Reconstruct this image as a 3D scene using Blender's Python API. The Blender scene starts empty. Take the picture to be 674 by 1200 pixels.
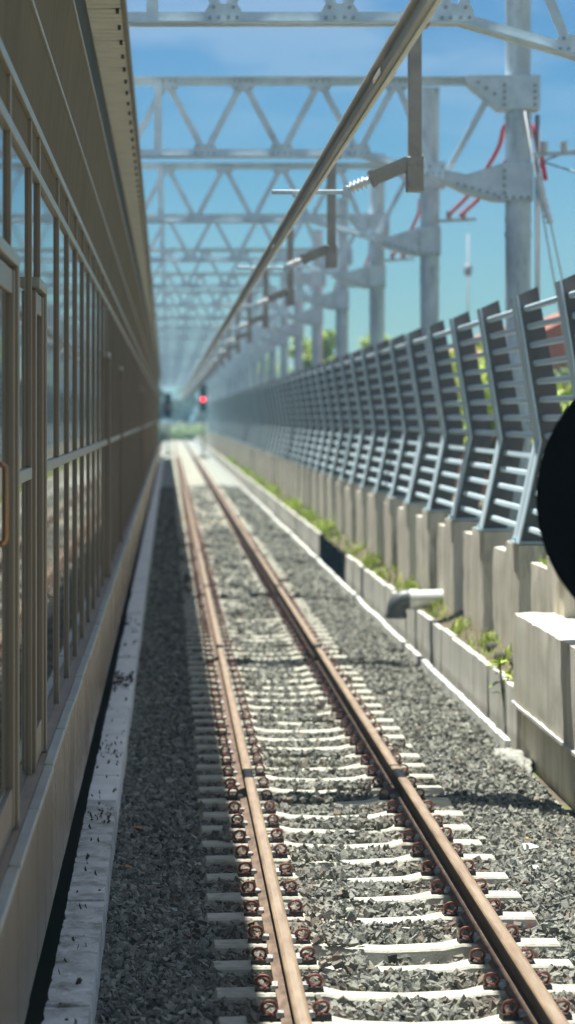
import bpy, bmesh, math, random
import numpy as np
from mathutils import Vector, Matrix, noise
random.seed(7)
rng = np.random.default_rng(11)
S = bpy.context.scene
COL = S.collection
PI = math.pi

# ------------------------------------------------------------------ camera, sky, sun, exposure
cam_d = bpy.data.cameras.new("camera")
cam = bpy.data.objects.new("camera", cam_d); COL.objects.link(cam)
EYE = 2.67                                   # eye height above the rail heads (z = 0)
cam.location = (0, 0, EYE); cam.rotation_euler = (PI/2, 0, 0)
cam_d.sensor_fit = 'VERTICAL'; cam_d.sensor_height = 36; cam_d.sensor_width = 24; cam_d.lens = 85
cam_d.shift_x = 139/1200; cam_d.shift_y = -112/1200
cam_d.clip_start = 0.1; cam_d.clip_end = 6000
cam_d.dof.use_dof = True; cam_d.dof.focus_distance = 13.8; cam_d.dof.aperture_fstop = 2.05
S.camera = cam

SUN = Vector((-0.128, 0.22, 1.0)).normalized()
sun_d = bpy.data.lights.new("sun", 'SUN'); sun = bpy.data.objects.new("sun", sun_d); COL.objects.link(sun)
sun_d.energy = 5.0; sun_d.angle = math.radians(0.5); sun_d.color = (1.0, 0.99, 0.93)
sun.rotation_euler = SUN.to_track_quat('Z', 'Y').to_euler()
sun.location = (0, 0, 60)

W = bpy.data.worlds.new("World"); S.world = W; W.use_nodes = True
nt = W.node_tree; nt.nodes.clear()
def wn(t): return nt.nodes.new(t)
out = wn('ShaderNodeOutputWorld'); bg = wn('ShaderNodeBackground'); sky = wn('ShaderNodeTexSky')
sky.sky_type = 'NISHITA'; sky.sun_disc = False
sky.sun_elevation = math.asin(SUN.z); sky.sun_rotation = math.atan2(SUN.x, SUN.y)
sky.altitude = 0; sky.air_density = 1.0; sky.dust_density = 0.15; sky.ozone_density = 1.6
hs = wn('ShaderNodeHueSaturation'); hs.inputs['Saturation'].default_value = 1.3; hs.inputs['Hue'].default_value = 0.5
hs.inputs['Value'].default_value = 1.0
# soft cloud veils
tc = wn('ShaderNodeTexCoord'); mp = wn('ShaderNodeMapping'); mp.inputs['Scale'].default_value = (1, 1, 2.6)
nz = wn('ShaderNodeTexNoise'); nz.inputs['Scale'].default_value = 6; nz.inputs['Detail'].default_value = 5; nz.inputs['Roughness'].default_value = 0.5
rp = wn('ShaderNodeValToRGB'); rp.color_ramp.elements[0].position = 0.42; rp.color_ramp.elements[1].position = 0.78
rp.color_ramp.elements[1].color = (0.11, 0.11, 0.11, 1)
mx = wn('ShaderNodeMix'); mx.data_type = 'RGBA'; mx.inputs[7].default_value = (8.0, 9.2, 9.6, 1)
L = nt.links.new
L(tc.outputs['Generated'], mp.inputs['Vector']); L(mp.outputs[0], nz.inputs['Vector']); L(nz.outputs['Fac'], rp.inputs[0])
tint = wn('ShaderNodeMix'); tint.data_type = 'RGBA'; tint.blend_type = 'MULTIPLY'; tint.inputs[0].default_value = 1; tint.inputs[7].default_value = (.49, .775, .94, 1)
L(sky.outputs[0], hs.inputs['Color']); L(hs.outputs[0], tint.inputs[6]); L(tint.outputs[2], mx.inputs[6]); L(rp.outputs[0], mx.inputs[0])
# scattered fair-weather clouds in a layer overhead, thinning out in the distance
sx = wn('ShaderNodeSeparateXYZ'); L(tc.outputs['Generated'], sx.inputs[0])
def mth(op, a, b=None, clamp=False):
    m_ = wn('ShaderNodeMath'); m_.operation = op; m_.use_clamp = clamp
    for i_, v_ in enumerate((a, b)):
        if v_ is None: continue
        if isinstance(v_, (int, float)): m_.inputs[i_].default_value = v_
        else: L(v_, m_.inputs[i_])
    return m_.outputs[0]
zz_ = mth('ADD', mth('MAXIMUM', sx.outputs[2], 0.0), 0.12)
cx_ = wn('ShaderNodeCombineXYZ'); L(mth('DIVIDE', sx.outputs[0], zz_), cx_.inputs[0]); L(mth('DIVIDE', sx.outputs[1], zz_), cx_.inputs[1])
n2_ = wn('ShaderNodeTexNoise'); n2_.inputs['Scale'].default_value = 2.2; n2_.inputs['Detail'].default_value = 6; n2_.inputs['Roughness'].default_value = .55
L(cx_.outputs[0], n2_.inputs['Vector'])
cov = mth('MULTIPLY', mth('MULTIPLY', mth('SUBTRACT', n2_.outputs['Fac'], .44), 7.0, True), mth('MULTIPLY', mth('SUBTRACT', sx.outputs[2], .10), 4.0, True))
cm_ = wn('ShaderNodeMix'); cm_.data_type = 'RGBA'; cm_.inputs[7].default_value = (11.0, 11.3, 11.3, 1)
L(mth('MULTIPLY', cov, .6), cm_.inputs[0]); L(mx.outputs[2], cm_.inputs[6])
L(cm_.outputs[2], bg.inputs['Color']); bg.inputs['Strength'].default_value = 0.050
L(bg.outputs[0], out.inputs['Surface'])

S.view_settings.view_transform = 'Standard'; S.view_settings.look = 'None'
S.view_settings.exposure = 0.97; S.view_settings.gamma = 1.0; S.view_settings.use_curve_mapping = False
S.cycles.max_bounces = 8; S.cycles.use_denoising = True

# ------------------------------------------------------------------ materials
def mat(name, c1, c2=None, scale=6.0, rough=0.7, metal=0.0, bump=0.15, bscale=60.0, stretch=(1, 1, 1),
        spec=0.5, c3=None, c3scale=1.5, c3lo=0.55, c3hi=0.72, attr=None):
    m = bpy.data.materials.new(name); m.use_nodes = True
    t = m.node_tree; t.nodes.clear(); n = t.nodes.new; l = t.links.new
    o = n('ShaderNodeOutputMaterial'); p = n('ShaderNodeBsdfPrincipled'); l(p.outputs[0], o.inputs['Surface'])
    p.inputs['Roughness'].default_value = rough; p.inputs['Metallic'].default_value = metal
    p.inputs['Specular IOR Level'].default_value = spec
    g = n('ShaderNodeNewGeometry'); mpn = n('ShaderNodeMapping'); mpn.inputs['Scale'].default_value = stretch
    l(g.outputs['Position'], mpn.inputs['Vector'])
    if c2 is None: c2 = tuple(x*0.75 for x in c1)
    n1 = n('ShaderNodeTexNoise'); n1.inputs['Scale'].default_value = scale; n1.inputs['Detail'].default_value = 6
    n1.inputs['Roughness'].default_value = 0.65
    l(mpn.outputs[0], n1.inputs['Vector'])
    r1 = n('ShaderNodeValToRGB'); r1.color_ramp.elements[0].position = 0.33; r1.color_ramp.elements[1].position = 0.67
    r1.color_ramp.elements[0].color = (*c2, 1); r1.color_ramp.elements[1].color = (*c1, 1)
    if attr:
        a = n('ShaderNodeAttribute'); a.attribute_name = attr; l(a.outputs['Fac'], r1.inputs[0])
        r1.color_ramp.elements[0].position = 0.0; r1.color_ramp.elements[1].position = 1.0
    else:
        l(n1.outputs['Fac'], r1.inputs[0])
    colr = r1.outputs[0]
    if c3 is not None:
        n3 = n('ShaderNodeTexNoise'); n3.inputs['Scale'].default_value = c3scale; n3.inputs['Detail'].default_value = 7
        n3.inputs['Roughness'].default_value = 0.7
        l(mpn.outputs[0], n3.inputs['Vector'])
        r3 = n('ShaderNodeValToRGB'); r3.color_ramp.elements[0].position = c3lo; r3.color_ramp.elements[1].position = c3hi
        l(n3.outputs['Fac'], r3.inputs[0])
        mxx = n('ShaderNodeMix'); mxx.data_type = 'RGBA'; mxx.inputs[7].default_value = (*c3, 1)
        l(colr, mxx.inputs[6]); l(r3.outputs[0], mxx.inputs[0]); colr = mxx.outputs[2]
    l(colr, p.inputs['Base Color'])
    if bump:
        n2 = n('ShaderNodeTexNoise'); n2.inputs['Scale'].default_value = bscale; n2.inputs['Detail'].default_value = 4
        l(mpn.outputs[0], n2.inputs['Vector'])
        b = n('ShaderNodeBump'); b.inputs['Strength'].default_value = bump; b.inputs['Distance'].default_value = 0.02
        l(n2.outputs['Fac'], b.inputs['Height']); l(b.outputs[0], p.inputs['Normal'])
    return m

def emit(name, c, s):
    m = bpy.data.materials.new(name); m.use_nodes = True
    p = m.node_tree.nodes['Principled BSDF']
    p.inputs['Base Color'].default_value = (*c, 1); p.inputs['Emission Color'].default_value = (*c, 1)
    p.inputs['Emission Strength'].default_value = s; p.inputs['Roughness'].default_value = 0.4
    return m

M = {}
M['earth'] = mat('earth', (.16, .13, .085), (.09, .11, .04), 0.35, .95, 0, .4, 9)
M['ballast'] = mat('ballast_bed', (.40, .42, .365), (.19, .20, .175), 24, .95, 0, 1.0, 30)
M['stone'] = mat('ballast_stone', (.40, .40, .33), (.065, .066, .055), 20, .85, 0, .5, 90, attr='tone')
M['sleeper'] = mat('sleeper_concrete', (.53, .52, .42), (.41, .40, .32), 9, .85, 0, .25, 70, c3=(.25, .19, .125), c3scale=5, c3lo=.54, c3hi=.74)
M['sleeper_yellow'] = mat('sleeper_painted', (.72, .6, .2), (.55, .47, .2), 9, .85, 0, .2, 70)
M['sleeper_red'] = mat('sleeper_concrete_marked', (.58, .54, .45), (.47, .44, .37), 9, .85, 0, .25, 70, c3=(.6, .2, .13), c3scale=7, c3lo=.54, c3hi=.66)
M['railtop'] = mat('rail_running_face', (.29, .21, .13), (.15, .10, .06), 3.5, .6, .0, .05, 40, (4, .6, 4), spec=.3, c3=(.33, .15, .06), c3scale=1.2, c3lo=.6, c3hi=.72)
M['railpol'] = mat('rail_worn_band', (.36, .275, .19), (.23, .16, .105), 4, .5, .1, .03, 40, (3, .5, 3), c3=(.28, .13, .06), c3scale=1.1, c3lo=.6, c3hi=.75)
M['rust'] = mat('rail_rust_shade', (.085, .055, .04), (.045, .03, .022), 5, .8, .0, .25, 60, (2, .6, 2))  # rust, darkened further for the shadow under the rail head
M['railfoot'] = mat('rail_foot_rust', (.22, .15, .10), (.085, .055, .04), 9, .85, .1, .2, 60, (2, .6, 2))
M['clip'] = mat('clip_red_oxide', (.30, .11, .075), (.14, .05, .035), 40, .5, .3, .1, 90)
M['shoulder'] = mat('cast_iron', (.06, .045, .04), (.03, .025, .022), 40, .6, .3, .2, 90)
M['nylon'] = mat('nylon_pad', (.6, .6, .56), (.1, .1, .1), 30, .5, 0, .05)
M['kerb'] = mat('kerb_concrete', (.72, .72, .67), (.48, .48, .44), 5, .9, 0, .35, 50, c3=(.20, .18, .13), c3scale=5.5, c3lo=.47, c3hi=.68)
M['kerbw'] = mat('kerb_concrete_pale', (.90, .90, .86), (.72, .72, .69), 4, .9, 0, .2, 40, c3=(.3, .3, .25), c3scale=5, c3lo=.62, c3hi=.72)  # paler, less stained tone for the farther blocks
M['conc'] = mat('fence_concrete', (.72, .68, .56), (.52, .47, .37), 2.4, .9, 0, .3, 40, (1.6, 1.6, .35), c3=(.15, .12, .075), c3scale=1.8, c3lo=.55, c3hi=.75)
M['concw'] = mat('drain_concrete', (.68, .67, .59), (.48, .46, .40), 3, .9, 0, .25, 40, (1.5, 1.5, .3), c3=(.2, .18, .13), c3scale=1.7, c3lo=.56, c3hi=.72)
M['concb'] = mat('block_concrete', (.72, .69, .57), (.54, .50, .40), 2.2, .88, 0, .25, 40, (2, 2, .3), c3=(.18, .155, .105), c3scale=1.6, c3lo=.57, c3hi=.74)
M['white'] = mat('white_paint', (.74, .74, .68), (.55, .55, .5), 5, .75, 0, .2, 60)
M['soil'] = mat('soil', (.14, .108, .068), (.07, .056, .034), 5, .95, 0, .6, 24, c3=(.13, .15, .04), c3scale=1.3, c3lo=.5, c3hi=.62)
M['galv'] = mat('galvanised_steel', (.62, .72, .76), (.45, .54, .58), 5, .5, .1, .08, 50, c3=(.36, .40, .41), c3scale=2.2, c3lo=.6, c3hi=.8)
M['pole'] = mat('galvanised_pole', (.64, .72, .745), (.36, .425, .445), 3, .5, .1, .12, 40, (1.4, 1.4, .5), c3=(.19, .21, .215), c3scale=4, c3lo=.55, c3hi=.75)
M['fence'] = mat('fence_steel_paint', (.64, .78, .83), (.55, .68, .73), 3, .42, .05, .05, 40)
M['fenceweb'] = mat('fence_web_shade', (.13, .12, .115), (.085, .08, .08), 3, .55, .0, .08, 40, c3=(.15, .11, .09), c3scale=2.5, c3lo=.5, c3hi=.7)  # webs face away from the sun; that shade is put into their colour
M['alu'] = mat('conductor_aluminium', (.84, .82, .74), (.64, .625, .55), 3, .4, .0, .05, 30, (6, .5, 6))
M['armpaint'] = mat('arm_primer', (.37, .33, .275), (.28, .245, .2), 6, .55, .2, .1, 40)
M['porcelain'] = mat('porcelain', (.75, .77, .75), (.62, .64, .62), 9, .15, 0, 0)
M['redcable'] = mat('red_cable', (.78, .07, .10), (.62, .055, .08), 6, .5, 0, .05)
M['brown'] = mat('bronze_aluminium', (.29, .215, .14), (.21, .15, .095), 2.2, .38, .0, .03, 40, (6, 6, .4))
M['beige'] = mat('champagne_lit_aluminium', (.40, .37, .29), (.33, .30, .235), 3, .38, .3, .04, 40)
M['clad'] = mat('cladding_sheet', (.19, .14, .072), (.14, .105, .055), 2.0, .7, 0, .2, 3.0, (1, 1.2, .3), spec=.06)  # streaked tone stands in for the sheet's wavy sheen
M['clad2'] = mat('fascia_dark', (.085, .09, .078), (.055, .06, .052), 2.5, .7, .0, .1, 8, spec=.1)
M['soffit'] = mat('soffit_panel', (.76, .74, .65), (.64, .62, .54), 3, .6, 0, .08, 30)
M['roof'] = mat('roof_sheet', (.42, .45, .46), (.34, .36, .37), 2, .5, .3, .05)
M['flash'] = mat('roof_flashing', (.30, .27, .20), (.24, .215, .16), 3, .5, .3, .05)
M['tile'] = mat('skirt_tile', (.32, .235, .155), (.21, .155, .105), 3.5, .3, 0, .04, 30, (2.5, 2.5, .3), spec=.25)
M['coping'] = mat('coping_tile', (.47, .455, .385), (.37, .36, .305), 4, .4, 0, .05, 40)
M['sill'] = mat('sill_tile', (.36, .27, .18), (.27, .2, .14), 4, .55, 0, .05, 40)
M['glass'] = mat('tinted_glass', (.022, .03, .03), (.018, .024, .024), 1, .03, 0, .012, 1.6, spec=.9)
for n_ in M['glass'].node_tree.nodes:
    if n_.type == 'BSDF_PRINCIPLED': n_.inputs['IOR'].default_value = 1.9
M['chrome'] = mat('handle_metal_reflection', (.42, .22, .11), (.36, .18, .09), 4, .25, .8, 0)  # orange-brown reflection put into the metal colour
M['black'] = mat('black_enamel', (.003, .003, .003), (.002, .002, .002), 4, 1, 0, 0, spec=0)
M['dark'] = mat('shade_and_lens_dark', (.03, .03, .028), (.02, .02, .018), 3, .9, 0, .2)
M['pvc'] = mat('pvc_pipe', (.70, .72, .69), (.58, .6, .57), 5, .4, 0, .03)
M['pvcdark'] = mat('pvc_elbow_shade', (.12, .13, .13), (.09, .1, .1), 5, .45, 0, .05)  # the elbow's shade is put into its colour
M['leaf'] = mat('leaf_bright', (.50, .60, .06), (.26, .38, .04), 3, .55, 0, 0)
M['leafmid'] = mat('leaf_mid', (.11, .19, .035), (.05, .1, .022), 1.5, .6, 0, 0)
M['leafdark'] = mat('leaf_dark', (.045, .085, .028), (.02, .045, .016), 1.5, .6, 0, 0)
M['bark'] = mat('bark', (.15, .11, .075), (.08, .06, .042), 8, .9, 0, .5, 20)
M['grass'] = mat('grass_blade', (.46, .56, .07), (.24, .36, .045), 4, .6, 0, 0)
M['litter'] = mat('dead_leaf', (.09, .065, .035), (.04, .03, .02), 30, .8, 0, 0)
M['brick'] = mat('brick_wall', (.55, .235, .14), (.43, .17, .10), 3, .85, 0, .3, 20)
M['rooftile'] = mat('roof_tile', (.46, .17, .10), (.34, .12, .07), 3, .8, 0, .3, 14, (1, 1, 3))
M['plaster'] = mat('plaster', (.75, .76, .74), (.62, .63, .62), 2, .8, 0, .1)
M['signalred'] = emit('signal_red', (1.0, .03, .05), 4.0)
M['redpaint'] = mat('red_board', (.6, .06, .05), (.45, .05, .04), 4, .5, 0, 0)
M['greypaint'] = mat('grey_paint', (.35, .37, .38), (.28, .3, .31), 4, .5, .1, .05)

# ------------------------------------------------------------------ helpers
class MB:
    def __init__(s): s.v = []; s.f = []; s.mi = []
    def add(s, vs, fs, mi=0):
        b = len(s.v); s.v += [tuple(v) for v in vs]; s.f += [tuple(b+i for i in f) for f in fs]; s.mi += [mi]*len(fs); return s
    def box(s, x0, x1, y0, y1, z0, z1, mi=0):
        return s.add([(x0,y0,z0),(x1,y0,z0),(x1,y1,z0),(x0,y1,z0),(x0,y0,z1),(x1,y0,z1),(x1,y1,z1),(x0,y1,z1)],
                     [(0,3,2,1),(4,5,6,7),(0,1,5,4),(1,2,6,5),(2,3,7,6),(3,0,4,7)], mi)
    def cbox(s, x0, x1, y0, y1, z0, z1, c=0.005, mi=0):
        # box with chamfered edges, as hull of inset corners
        vs = []
        for (x, sx) in ((x0, 1), (x1, -1)):
            for (y, sy) in ((y0, 1), (y1, -1)):
                for (z, sz) in ((z0, 1), (z1, -1)):
                    vs += [(x, y+sy*c, z+sz*c), (x+sx*c, y, z+sz*c), (x+sx*c, y+sy*c, z)]
        bm = bmesh.new(); vv = [bm.verts.new(v) for v in vs]
        r = bmesh.ops.convex_hull(bm, input=vv)
        bm.verts.index_update()
        bm.verts.ensure_lookup_table()
        s.add([v.co[:] for v in bm.verts], [[v.index for v in f.verts] for f in bm.faces], mi); bm.free(); return s
    def prism(s, poly, a0, a1, axis='y', mi=0, mis=None):
        # poly in (x,z) for axis y, (y,z) for axis x ; counter-clockwise either way, normals fixed later
        n = len(poly)
        if axis == 'y': vs = [(p[0], a0, p[1]) for p in poly]+[(p[0], a1, p[1]) for p in poly]
        elif axis == 'x': vs = [(a0, p[0], p[1]) for p in poly]+[(a1, p[0], p[1]) for p in poly]
        else: vs = [(p[0], p[1], a0) for p in poly]+[(p[0], p[1], a1) for p in poly]
        fs = [tuple(range(n)), tuple(range(2*n-1, n-1, -1))]
        b = len(s.v); s.v += vs; s.f += [tuple(b+i for i in f) for f in fs]; s.mi += [mi, mi]
        for i in range(n):
            j = (i+1) % n
            s.f.append((b+i, b+n+i, b+n+j, b+j)); s.mi.append(mis[i] if mis else mi)
        return s
    def bar(s, p0, p1, w, h, up=(0, 1, 0), mi=0):
        # box bar from p0 to p1; w along `up` direction, h across it
        p0 = Vector(p0); p1 = Vector(p1); d = (p1-p0).normalized(); u = Vector(up); u = (u-d*u.dot(d)).normalized(); q = d.cross(u)
        vs = []
        for p in (p0, p1):
            for a, b in ((-1,-1),(1,-1),(1,1),(-1,1)): vs.append(p+u*(a*w/2)+q*(b*h/2))
        return s.add(vs, [(0,1,2,3),(7,6,5,4),(0,4,5,1),(1,5,6,2),(2,6,7,3),(3,7,4,0)], mi)
    def tube(s, path, r, n=8, mi=0, cap=True):
        P = [Vector(p) for p in path]; R = r if isinstance(r, (list, tuple)) else [r]*len(P)
        b = len(s.v); prev = None
        for i, p in enumerate(P):
            d = (P[min(i+1, len(P)-1)]-P[max(i-1, 0)]).normalized()
            if prev is None:
                u = d.orthogonal().normalized()
            else:
                u = (prev-d*prev.dot(d)); u = u.normalized() if u.length > 1e-6 else d.orthogonal().normalized()
            prev = u; q = d.cross(u)
            for k in range(n):
                a = 2*PI*k/n; s.v.append(tuple(p+(u*math.cos(a)+q*math.sin(a))*R[i]))
        for i in range(len(P)-1):
            for k in range(n):
                k2 = (k+1) % n
                s.f.append((b+i*n+k, b+i*n+k2, b+(i+1)*n+k2, b+(i+1)*n+k)); s.mi.append(mi)
        if cap:
            s.f.append(tuple(b+k for k in range(n-1, -1, -1))); s.mi.append(mi)
            e = b+(len(P)-1)*n; s.f.append(tuple(e+k for k in range(n))); s.mi.append(mi)
        return s
    def mesh(s, name, mats, smooth=False, fix=True, auto=None):
        me = bpy.data.meshes.new(name); me.from_pydata(s.v, [], s.f)
        for m in (mats if isinstance(mats, (list, tuple)) else [mats]): me.materials.append(m)
        me.polygons.foreach_set('material_index', s.mi)
        if fix:
            bm = bmesh.new(); bm.from_mesh(me); bmesh.ops.recalc_face_normals(bm, faces=bm.faces); bm.to_mesh(me); bm.free()
        if smooth: me.polygons.foreach_set('use_smooth', [True]*len(me.polygons))
        if auto is not None:
            me.polygons.foreach_set('use_smooth', [True]*len(me.polygons)); me.set_sharp_from_angle(angle=math.radians(auto))
        me.update(); return me

def ob(name, me, parent=None, loc=(0,0,0), rot=(0,0,0), kind=None, scale=None):
    o = bpy.data.objects.new(name, me); COL.objects.link(o)
    o.location = loc; o.rotation_euler = rot
    if scale: o.scale = scale
    if parent: o.parent = parent
    if kind: o['kind'] = kind
    return o
def tag(o, label=None, cat=None, group=None, kind=None):
    if label: o['label'] = label
    if cat: o['category'] = cat
    if group: o['group'] = group
    if kind: o['kind'] = kind
    return o
def thing(name, label, cat, loc=(0,0,0), group=None, rot=(0,0,0)):
    o = bpy.data.objects.new(name, None); COL.objects.link(o); o.location = loc; o.rotation_euler = rot; o.empty_display_size = .2
    return tag(o, label, cat, group)
def copy_tree(o, parent=None):
    c = o.copy(); COL.objects.link(c)
    if parent: c.parent = parent
    for ch in KIDS.get(o, []): 
        d = copy_tree(ch, c)
    return c
KIDS = {}
def kid(o):
    KIDS.setdefault(o.parent, []).append(o); return o
def nz3(x, y, z, s): return noise.noise((x*s, y*s, z*s))

def rough_box(x0, x1, y0, y1, z0, z1, cell, amp, seed, material, chip=0.0, name='block'):
    """Cast block with slightly wavy faces and worn arrises."""
    bm = bmesh.new(); bmesh.ops.create_cube(bm, size=1)
    for v in bm.verts: v.co = (x0+(v.co.x+.5)*(x1-x0), y0+(v.co.y+.5)*(y1-y0), z0+(v.co.z+.5)*(z1-z0))
    for ax, ln in ((0, x1-x0), (1, y1-y0), (2, z1-z0)):
        n = max(1, int(ln/cell)); 
        for k in range(1, n):
            co = [0,0,0]; no = [0,0,0]; no[ax] = 1; co[ax] = (x0,y0,z0)[ax]+ln*k/n
            bmesh.ops.bisect_plane(bm, geom=bm.verts[:]+bm.edges[:]+bm.faces[:], plane_co=co, plane_no=no)
    cx, cy, cz = (x0+x1)/2, (y0+y1)/2, (z0+z1)/2
    for v in bm.verts:
        p = v.co.copy(); e = 0
        for a, lo, hi in ((0,x0,x1),(1,y0,y1),(2,z0,z1)):
            if abs(p[a]-lo) < 1e-5 or abs(p[a]-hi) < 1e-5: e += 1
        d = Vector((nz3(p.x+seed,p.y,p.z,7), nz3(p.x,p.y+seed,p.z,7), nz3(p.x,p.y,p.z+seed,7)))*amp
        if e >= 2 and chip:
            c = chip*(.35+max(0, nz3(p.x+seed, p.y, p.z, 11))*1.6)
            d += (Vector((cx,cy,cz))-p).normalized()*0
            for a, lo, hi in ((0,x0,x1),(1,y0,y1),(2,z0,z1)):
                if abs(p[a]-lo) < 1e-5: d[a] += c*.6
                elif abs(p[a]-hi) < 1e-5: d[a] -= c*.6
        v.co += d
    me = bpy.data.meshes.new(name); bm.to_mesh(me); bm.free(); me.materials.append(material)
    me.polygons.foreach_set('use_smooth', [True]*len(me.polygons)); me.set_sharp_from_angle(angle=math.radians(35))
    return me

# ================================================================== GROUND
g = MB(); g.add([(-1500,-200,-.62),(1500,-200,-.62),(1500,3000,-.62),(-1500,3000,-.62)], [(0,1,2,3)])
ob('ground', g.mesh('ground', M['earth'], fix=False), kind='structure')

SLP = [10.2, 10.8, 11.4, 11.99, 12.57, 13.08, 13.78, 14.38, 14.98, 15.6, 16.15]
while SLP[-1] < 284: SLP.append(SLP[-1]+.6+random.uniform(-.025, .025))
SLP = np.array(SLP)
TX = 1.163                                     # track centre
RXL, RXR = .595, 1.73
def vnoise(x, y, seed):
    xi = np.floor(x).astype(int); yi = np.floor(y).astype(int); fx = x-xi; fy = y-yi
    fx = fx*fx*(3-2*fx); fy = fy*fy*(3-2*fy)
    def h(a, b):
        v = np.sin(a*127.1+b*311.7+seed*74.7)*43758.5453; return v-np.floor(v)
    return (h(xi,yi)*(1-fx)*(1-fy)+h(xi+1,yi)*fx*(1-fy)+h(xi,yi+1)*(1-fx)*fy+h(xi+1,yi+1)*fx*fy)*2-1
def gh(x, y):
    """height of the ballast surface"""
    x = np.asarray(x, float); y = np.asarray(y, float)
    z = np.full(x.shape, -.226)
    z = np.where(x < .2, -.226-.07*np.clip((.2-x)/.5, 0, 1), z)
    z = np.where(x > 2.15, -.226-.04*np.clip((x-2.15)/.6, 0, 1), z)
    z = z+.016*vnoise(x*1.7, y*1.3, 3)+.012*vnoise(x*5, y*5, 5)
    z = z-.012*np.clip((x-.05)/.1, 0, 1)*np.clip((.55-x)/.1, 0, 1)
    hole = np.exp(-((y-12.83)/.17)**2)*np.clip((x-.7)/.15, 0, 1)*np.clip((1.75-x)/.15, 0, 1)
    hole2 = np.exp(-((y-13.45)/.2)**2)*np.clip((x-1.7)/.2, 0, 1)*np.clip((2.3-x)/.2, 0, 1)
    return z-.10*hole-.06*hole2
def strip(name, xs, ys, zf, material, kind='structure'):
    X, Y = np.meshgrid(xs, ys); Z = zf(X, Y)
    V = np.stack([X, Y, Z], -1).reshape(-1, 3); nx = len(xs); ny = len(ys)
    i = (np.arange(ny-1)[:, None]*nx+np.arange(nx-1)[None, :]).ravel()
    F = np.stack([i, i+1, i+nx+1, i+nx], 1)
    me = bpy.data.meshes.new(name); me.from_pydata(V.tolist(), [], F.tolist()); me.materials.append(material)
    me.polygons.foreach_set('use_smooth', [True]*len(me.polygons)); me.update()
    return ob(name, me, kind=kind)
ys = np.concatenate([np.arange(4, 40, .12), np.arange(40, 300, 1.0)])
strip('ballast_bed', np.linspace(-.62, 2.98, 46), ys, lambda x, y: gh(x, y)-.022, M['ballast'])
# ------------------------------------------------------------------ ballast stones
# angular chunk: a box whose eight corners are pulled about, split into triangles
BOX = np.array([(-1,-1,-1),(1,-1,-1),(1,1,-1),(-1,1,-1),(-1,-1,1),(1,-1,1),(1,1,1),(-1,1,1)])*.72
BXF = np.array([(0,3,2),(0,2,1),(4,5,6),(4,6,7),(0,1,5),(0,5,4),(1,2,6),(1,6,5),(2,3,7),(2,7,6),(3,0,4),(3,4,7)])
def rand_rot(n):
    q = rng.normal(size=(n, 4)); q /= np.linalg.norm(q, axis=1)[:, None]
    w, x, y, z = q.T
    return np.stack([np.stack([1-2*(y*y+z*z), 2*(x*y-z*w), 2*(x*z+y*w)], -1), np.stack([2*(x*y+z*w), 1-2*(x*x+z*z), 2*(y*z-x*w)], -1), np.stack([2*(x*z-y*w), 2*(y*z+x*w), 1-2*(x*x+y*y)], -1)], 1)
def scatter(y0, y1, dens, r0, r1, lift):
    n = int((y1-y0)*3.4*dens)
    x = rng.uniform(-.37, 2.92, n); y = rng.uniform(y0, y1, n)
    r = rng.uniform(r0, r1, n)
    k = np.clip(np.searchsorted(SLP, y), 1, len(SLP)-1)
    dy = np.minimum(np.abs(y-SLP[k-1]), np.abs(y-SLP[k]))
    onsl = (dy < .085+r*.8) & (x > .2) & (x < 2.14)
    nearrail = (np.abs(x-RXL) < .075+r*.6) | (np.abs(x-RXR) < .075+r*.6)
    clipz = onsl & ((np.abs(x-RXL) < .2) | (np.abs(x-RXR) < .2))
    mid = vnoise(x*2.2, y*1.1, 9)
    midz = (x > .74) & (x < 1.6)
    spill = onsl & ~clipz & (((mid > .52) & (rng.random(n) < .6)) | (midz & (y > 16.4) & (vnoise(x*1.3, y*1.9, 15) > .3) & (rng.random(n) < .8)))
    keep = (~onsl | spill) & ~nearrail
    x, y, r, sp = x[keep], y[keep], r[keep], spill[keep]
    z = gh(x, y)+rng.uniform(-.012, .012+lift, len(x)); z = np.where(sp, -.165+.3*r, z)
    return x, y, z, r
parts = [scatter(9.2, 17, 1700, .012, .028, .02), scatter(17, 24, 1150, .014, .03, .018), scatter(24, 38, 700, .018, .034, .017), scatter(38, 62, 170, .03, .048, .01), scatter(62, 100, 30, .035, .055, .01)]
x, y, z, r = [np.concatenate([p[i] for p in parts]) for i in range(4)]
N = len(x)
shp = (BOX[None]+rng.uniform(-.42, .42, (N, 8, 3)))*np.stack([rng.uniform(.95, 1.6, N), rng.uniform(.7, 1.1, N), rng.uniform(.42, .8, N)], -1)[:, None, :]
V = np.einsum('nij,nkj->nki', rand_rot(N), shp)*r[:, None, None]+np.stack([x, y, z], -1)[:, None, :]
me = bpy.data.meshes.new('ballast_stones')
me.vertices.add(N*8); me.vertices.foreach_set('co', V.astype(np.float32).ravel())
F = (BXF[None]+np.arange(N)[:, None, None]*8).reshape(-1)
me.loops.add(N*36); me.loops.foreach_set('vertex_index', F.astype(np.int32))
me.polygons.add(N*12); me.polygons.foreach_set('loop_start', np.arange(0, N*36, 3, dtype=np.int32))
me.polygons.foreach_set('loop_total', np.full(N*12, 3, np.int32))
me.polygons.foreach_set('use_smooth', np.zeros(N*12, bool))
me.update(calc_edges=True)
at = me.attributes.new('tone', 'FLOAT', 'POINT')
tone = np.clip(rng.normal(.42, .22, N), 0, 1); tone = np.where(rng.random(N) < .012, 1.6, tone)
at.data.foreach_set('value', np.repeat(tone, 8).astype(np.float32))
dr = np.minimum(np.abs(x-RXL), np.abs(x-RXR)); rust = np.clip(1-dr/.38, 0, 1)*rng.random(N)*.9; rust = np.where(rng.random(N) < .05, .5, rust)
at2 = me.attributes.new('rust', 'FLOAT', 'POINT'); at2.data.foreach_set('value', np.repeat(rust, 8).astype(np.float32))
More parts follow.
